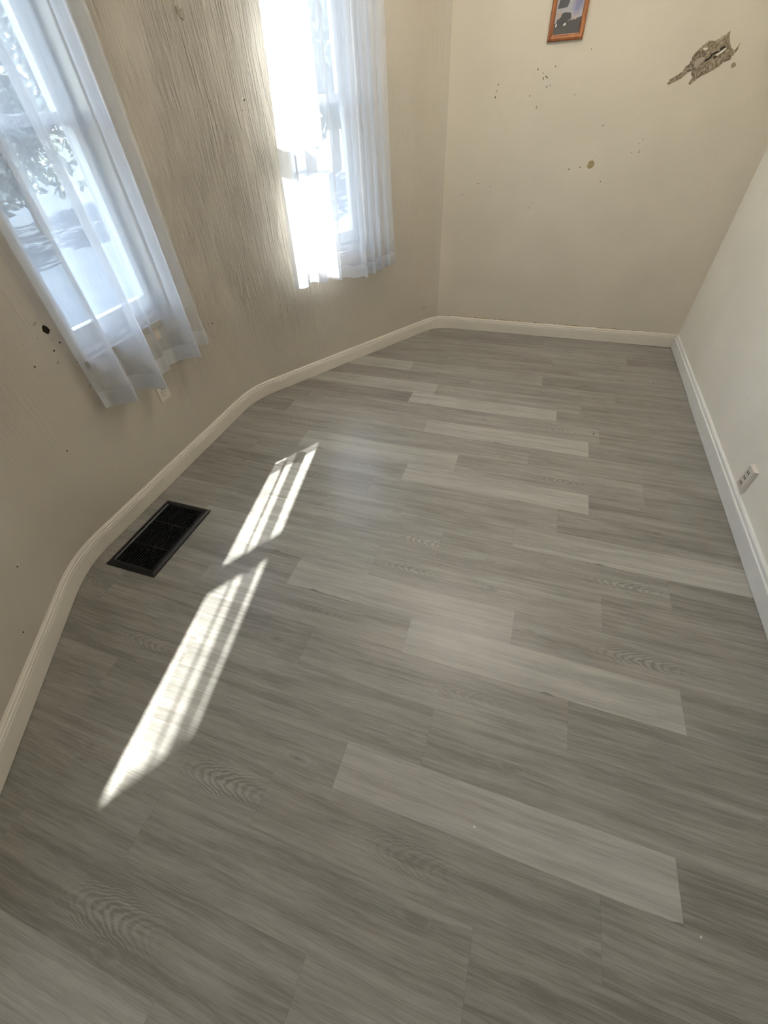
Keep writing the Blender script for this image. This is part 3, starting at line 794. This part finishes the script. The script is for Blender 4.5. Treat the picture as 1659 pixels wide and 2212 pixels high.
DAM = [(0.3144, 0.9669), (0.3185, 0.9795), (0.335, 0.989), (0.3547, 0.9998), (0.3578, 1.0112), (0.367, 1.0176), (0.371, 1.0265), (0.3683, 1.0326), (0.3723, 1.0413), (0.3789, 1.0439), (0.3855, 1.0553), (0.3965, 1.0648), (0.4032, 1.0709), (0.423, 1.0691), (0.4314, 1.0715), (0.4426, 1.0793), (0.4548, 1.0849), (0.4612, 1.0908), (0.4639, 1.0795), (0.4729, 1.0649), (0.4815, 1.053), (0.4921, 1.0467), (0.4956, 1.032), (0.4938, 1.0204), (0.4855, 1.0178), (0.4733, 1.0155), (0.469, 1.0082), (0.4556, 0.9998), (0.4354, 0.9885), (0.4207, 0.986), (0.4061, 0.9742), (0.3912, 0.9622), (0.3856, 0.9704), (0.393, 0.981), (0.3847, 0.9907), (0.3826, 1.0001), (0.369, 0.9945), (0.3546, 0.9811), (0.3372, 0.974), (0.3253, 0.9681)]
def relief(nm, pts, mat, parent, th, amp, seed, grid=.006, rim=.0):
    """ragged shallow relief following a torn outline on the back wall"""
    rr = random.Random(seed); bm = bmesh.new()
    vs_ = [bm.verts.new((x * S, YB * S - .0002, z * S)) for x, z in pts]
    f = bm.faces.new(vs_)
    bmesh.ops.triangulate(bm, faces=[f])
    bd = set(v.index for v in bm.verts); bm.verts.index_update()
    edge = set(v for v in bm.verts)
    for _ in range(3):
        es = [e for e in bm.edges if e.calc_length() > grid]
        if not es: break
        bmesh.ops.subdivide_edges(bm, edges=es, cuts=1)
        bmesh.ops.triangulate(bm, faces=bm.faces[:])
    for v in bm.verts:
        if v.is_boundary:
            v.co.x += rr.uniform(-1, 1) * .0017; v.co.z += rr.uniform(-1, 1) * .0017; continue
        v.co.y -= th + rr.uniform(0, amp); v.co.x += rr.uniform(-1, 1) * .0012; v.co.z += rr.uniform(-1, 1) * .0012
    bmesh.ops.recalc_face_normals(bm, faces=bm.faces[:])
    return link(nm, bm, mat, parent)
dmg = relief('plaster_gouge', DAM, M_DAMAGE, wall_b, .0012, .0055, 3); dmg['label'] = 'large torn brown plaster gouge'
relief('plaster_sliver', [(0.5074, 1.0608), (0.5051, 1.0431), (0.5002, 1.0303), (0.4965, 1.0283), (0.4946, 1.0379), (0.5003, 1.0491)], M_DAMAGE, wall_b, .001, .003, 4)
for k, (pts, mt) in enumerate((
        ([(0.4092, 1.0201), (0.4163, 1.0257), (0.4229, 1.0284), (0.4278, 1.0384), (0.4407, 1.0436), (0.4498, 1.0446), (0.4501, 1.0518), (0.4584, 1.0542), (0.4658, 1.0546), (0.4574, 1.0485), (0.4457, 1.0412), (0.4325, 1.0367), (0.4263, 1.0252), (0.4184, 1.0211)], M_HOLE),
        ([(0.4395, 1.026), (.4445, 1.031), (.4425, 1.0335), (.437, 1.029)], M_HOLE),
        ([(0.3818, 1.0199), (0.393, 1.0299), (0.4073, 1.0329), (0.4091, 1.0246), (0.402, 1.0144), (0.3927, 1.0042), (0.3853, 1.0076)], M_SCUFF),
        ([(0.3943, 1.0548), (0.4071, 1.0541), (0.4105, 1.051), (0.4027, 1.0471), (0.3954, 1.0504)], M_CHIP),
        ([(0.4411, 1.0348), (0.45, 1.0402), (0.4569, 1.0457), (0.4656, 1.051), (0.469, 1.0479), (0.4597, 1.0397), (0.4464, 1.0316)], M_CHIP))):
    bm = bmesh.new()
    f = bm.faces.new([bm.verts.new((x * S, YB * S - .0085, z * S)) for x, z in pts])
    ex = bmesh.ops.extrude_face_region(bm, geom=[f])
    for v in [g for g in ex['geom'] if isinstance(g, bmesh.types.BMVert)]: v.co.y += .0085
    bmesh.ops.recalc_face_normals(bm, faces=bm.faces[:])
    link('crevice' if mt is M_HOLE else 'plaster_flake', bm, mt, dmg)
# left wall
def left_pt(y_, z): return Vector((XL * S, y_ * S, z * S))
o = blot('cable_hole', wall_l, left_pt(.731, .609), Y_, X_, .0125, M_HOLE, 1.25, .3, 31, .0007, .12); o['label'] = 'large dark hole'
for y_, z, r in ((.719, .559, 3.2), (.652, .547, 3.0), (.701, .368, 2.2), (1.332, .395, 3.4), (1.345, .397, 1.8), (.591, .327, 3.0), (.73, .583, 2.2), (.70, .60, 2.0), (.745, .57, 3.0), (.765, .555, 2.5), (.66, .60, 1.8), (.88, .42, 1.8)):
    sd_ += 1; blot('nail_hole', wall_l, left_pt(y_, z), Y_, X_, r * .001, M_HOLE if r > 2.5 else M_SCUFF, 1.1, .3, sd_)
for y_, z, r, sq in ((.715, .63, 9, .4), (.76, .51, 8, .5), (.77, .535, 7, .6), (.755, .44, 9, .45), (.71, .53, 6, .6)):
    sd_ += 1; blot('scuff', wall_l, left_pt(y_, z), Y_, X_, r * .001, M_SCUFF, sq, .4, sd_, .0003, .5)
def slant(base, n, s, z): return Vector((base[0] * S, base[1] * S, z * S))
def along_rear(s, z): p = rear(s); return Vector((p[0] * S, p[1] * S, z * S))
tr3 = Vector((TR[0], TR[1], 0)); nr3 = Vector((NR[0], NR[1], 0)); tf3 = Vector((TF[0], TF[1], 0)); nf3 = Vector((NF[0], NF[1], 0))
def rear_pt(x, y_, z): return along_rear((x - PR[0]) * TR[0] + (y_ - PR[1]) * TR[1], z)
blot('nail_hole', wall_lr, rear_pt(-1.034, 1.655, .997), tr3, nr3, .0055, M_CHIP, 1.0, 0, 41, .003)
blot('nail_hole', wall_lr, rear_pt(-1.030, 1.660, .994), tr3, nr3, .0030, M_HOLE, 1.2, 0, 45, .0034)
blot('nail_hole', wall_lr, rear_pt(-1.037, 1.649, .970), tr3, nr3, .0018, M_HOLE, 1.0, 0, 42)
blot('scuff', wall_lr, rear_pt(-1.105, 1.54, 1.172), tr3, nr3, .013, M_SCUFF, 1.3, .2, 43, .003, .5)
blot('nail_hole', wall_lr, rear_pt(-.556, 2.40, .132), tr3, nr3, .0030, M_HOLE, 1.0, 0, 44)
def strip_line(nm, wo, pts, n3, r, mat):
    bm = bmesh.new(); tube(bm, [p + n3 * (r * .2) for p in pts], [r * (.4 if i in (0, len(pts) - 1) else 1) for i in range(len(pts))], 6)
    return link(nm, bm, mat, wo)
strip_line('crack', wall_lr, [rear_pt(-.588, 2.345, .128), rear_pt(-.57, 2.375, .130), rear_pt(-.556, 2.40, .133), rear_pt(-.540, 2.424, .141)], nr3, .0009, M_HOLE)
strip_line('crack', wall_lr, [rear_pt(-.960, 1.773, .262 - .0245 * k) + tr3 * (.0012 * math.sin(k * 2.1)) for k in range(8)], nr3, .0008, M_SCUFF)
def front_pt(x, y_, z):
    s_ = (x - PF[0]) * TF[0] + (y_ - PF[1]) * TF[1]
    return Vector(((PF[0] + TF[0] * s_) * S, (PF[1] + TF[1] * s_) * S, z * S))
blot('nail_hole', wall_lf, front_pt(-1.096, .29, .213), tf3, nf3, .0055, M_CHIP, .8, 0, 51, .002)
blot('nail_hole', wall_lf, front_pt(-1.092, .283, .210), tf3, nf3, .0022, M_HOLE, .8, 0, 52, .0022)
blot('nail_hole', wall_lf, front_pt(-1.029, .172, .110), tf3, nf3, .0026, M_HOLE, 1, 0, 53)
# right wall
for y_, z, r in ((1.537, .078, 2.2), (1.512, .243, 1.6), (2.078, .097, 1.6), (1.19, .125, 1.4)):
    sd_ += 1; blot('nail_hole', wall_r, Vector((XR * S, y_ * S, z * S)), Y_, -X_, r * .001, M_SCUFF, 1.3, .3, sd_)

# ------------------------------------------------------------------ specks on the floor
def crumb(nm, x, y_, r, mt, lb, cat, flat=.6):
    bm = bmesh.new(); bmesh.ops.create_icosphere(bm, subdivisions=2, radius=r)
    rr = random.Random(nm + lb)
    for v in bm.verts: v.co *= rr.uniform(.8, 1.2); v.co.z *= flat
    lo_ = min(v.co.z for v in bm.verts)
    for v in bm.verts: v.co.z -= lo_
    tag(link(nm, bm, mt, None, True, (x * S, y_ * S, .0002)), lb, cat)
crumb('crumb', 0.333, 1.551, .0042, M_HOLE, 'tiny black crumb on the grey plank floor past the pale planks', 'crumb')
crumb('lint', 0.092, 0.148, .0026, M_ROD, 'speck of white lint on the nearest full pale plank', 'lint', .4)
crumb('lint', 0.472, 0.118, .0026, M_ROD, 'white lint speck on dark plank, off the corner of the nearest pale one', 'lint', .4)

# ------------------------------------------------------------------ added fill light, out of view
def fill_lamp(nm, x, y_, watt, colr, label, r=.22):
    """added fill light: an opaque bowl hung on a stem, throwing its light at the ceiling"""
    root = empty(nm, (x * S, y_ * S, CEIL * S)); tag(root, label, 'fill_lamp')
    bm = bmesh.new(); tube(bm, [(0, 0, -.001), (0, 0, -.022)], .06, 28); link('ceiling_plate', bm, M_ROD, root)
    bm = bmesh.new(); tube(bm, [(0, 0, -.0225), (0, 0, -.36)], .007, 10); link('stem', bm, M_ROD, root)
    bm = bmesh.new(); rings = []
    prof = [(r * math.cos(a), -.27 - .10 * math.sin(a)) for a in [math.pi / 2 * k / 8 for k in range(9)]]
    prof = prof[:-1] + [(.008, -.370)] + [(max(q * .97, .0075), z + .004) for q, z in prof[::-1]]
    for q, z in prof: rings.append([bm.verts.new((q * math.cos(t_ * math.pi / 16), q * math.sin(t_ * math.pi / 16), z)) for t_ in range(32)])
    for a_, b_ in zip(rings, rings[1:]):
        for k in range(32): bm.faces.new((a_[k], a_[(k + 1) % 32], b_[(k + 1) % 32], b_[k]))
    link('bowl', bm, M_FILL_BOWL, root, True)
    ld = bpy.data.lights.new(nm + '_bulb', 'POINT'); ld.energy = watt; ld.color = colr; ld.shadow_soft_size = .03
    lo = bpy.data.objects.new(nm + '_bulb', ld); col.objects.link(lo); lo.parent = root; lo.location = (.05, 0, -.315)
fill_lamp('unseen_fill_lamp', -0.1, 1.55, FILL_LAMPS['ceiling'], (1.0, .96, .89), 'added unseen fill light, a white bowl uplighter hanging from the ceiling over the far half of the room')  # unseen source, added to brighten walls and floor

# ------------------------------------------------------------------ outdoors
GZ = -0.62
t = NT('pale_yard'); o = t.obj(); f = t.noise(o, .8, 6, .65)
M_YARD = t.done(t.bsdf(t.mix(t.ramp(f, .35, .65), (.020, .031, .043), (.038, .052, .066)), .9, .1))
bm = bmesh.new(); bmesh.ops.create_grid(bm, x_segments=2, y_segments=2, size=60)
for v in bm.verts: v.co.z = GZ
structure(link('yard_ground', bm, M_YARD))
def leaf_mat(nm, a, b):
    t = NT(nm); o = t.obj(); f = t.noise(o, 9.0, 3)
    c = t.mix(t.ramp(f, .35, .65), a, b)
    d = t.n('ShaderNodeBsdfDiffuse', {'Color': c}); l = t.n('ShaderNodeBsdfTranslucent', {'Color': c})
    return t.done(t.n('ShaderNodeMixShader', {0: .4, 1: d, 2: l}))
M_LEAF = [leaf_mat('pale_leaves', (.04, .055, .045), (.34, .35, .28)), leaf_mat('grey_leaves', (.04, .05, .048), (.30, .33, .30))]
M_BARK = plain('grey_bark', (.16, .13, .10), .9, .1, .3, 12, .6, 30)
def tree(x, y_, h, cr, mi, label, seed, n=1500, leaf=.11):
    rr = random.Random(seed); root = empty('leafy_tree', (x, y_, GZ)); tag(root, label, 'tree', 'trees beyond the yard')
    bm = bmesh.new(); tube(bm, [(0, 0, -.05), (.05, .02, h * .3), (-.04, .05, h * .6), (.02, 0, h * .9)], [.16, .12, .09, .03], 10)
    link('trunk', bm, M_BARK, root, True)
    bm = bmesh.new()
    lobes = [(rr.uniform(-.6, .6) * cr, rr.uniform(-.6, .6) * cr, h * rr.uniform(.35, .85), cr * rr.uniform(.4, .7)) for _ in range(9)]
    for _ in range(n):
        lx, ly, lz, lr = rr.choice(lobes)
        v = Vector((rr.gauss(0, 1), rr.gauss(0, 1), rr.gauss(0, 1))).normalized() * lr * rr.uniform(.6, 1)
        c = Vector((lx, ly, lz)) + v; c.z = max(c.z, .15)
        a = Vector((rr.gauss(0, 1), rr.gauss(0, 1), rr.gauss(0, 1))).normalized(); b = a.orthogonal().normalized(); s_ = leaf * rr.uniform(.6, 1.5)
        bm.faces.new([bm.verts.new(c + a * s_ * .9), bm.verts.new(c + b * s_ * .5), bm.verts.new(c - a * s_), bm.verts.new(c - b * s_ * .5)])
    fo = link('foliage', bm, M_LEAF[mi], root)
for i, (x, y_, h, cr, mi, lb) in enumerate((
        (-13.0, 3.0, 3.8, 2.1, 0, 'pale green leafy tree beyond the yard, nearest to the front of the house'),
        (-11.4, 8.5, 4.2, 2.5, 1, 'greyish leafy tree beyond the yard, straight out of the left window'),
        (-11.6, 14.4, 3.8, 2.2, 0, 'pale green leafy tree beyond the yard, between the views of both windows'),
        (-7.9, 18.2, 4.6, 2.7, 1, 'greyish leafy tree beyond the yard, straight out of the sunlit window'),
        (-2.6, 22.5, 4.2, 2.2, 0, 'pale green leafy tree beyond the yard, farthest behind the back wall'))):
    tree(x, y_, h, cr, mi, lb, 60 + i, 6000, .15)
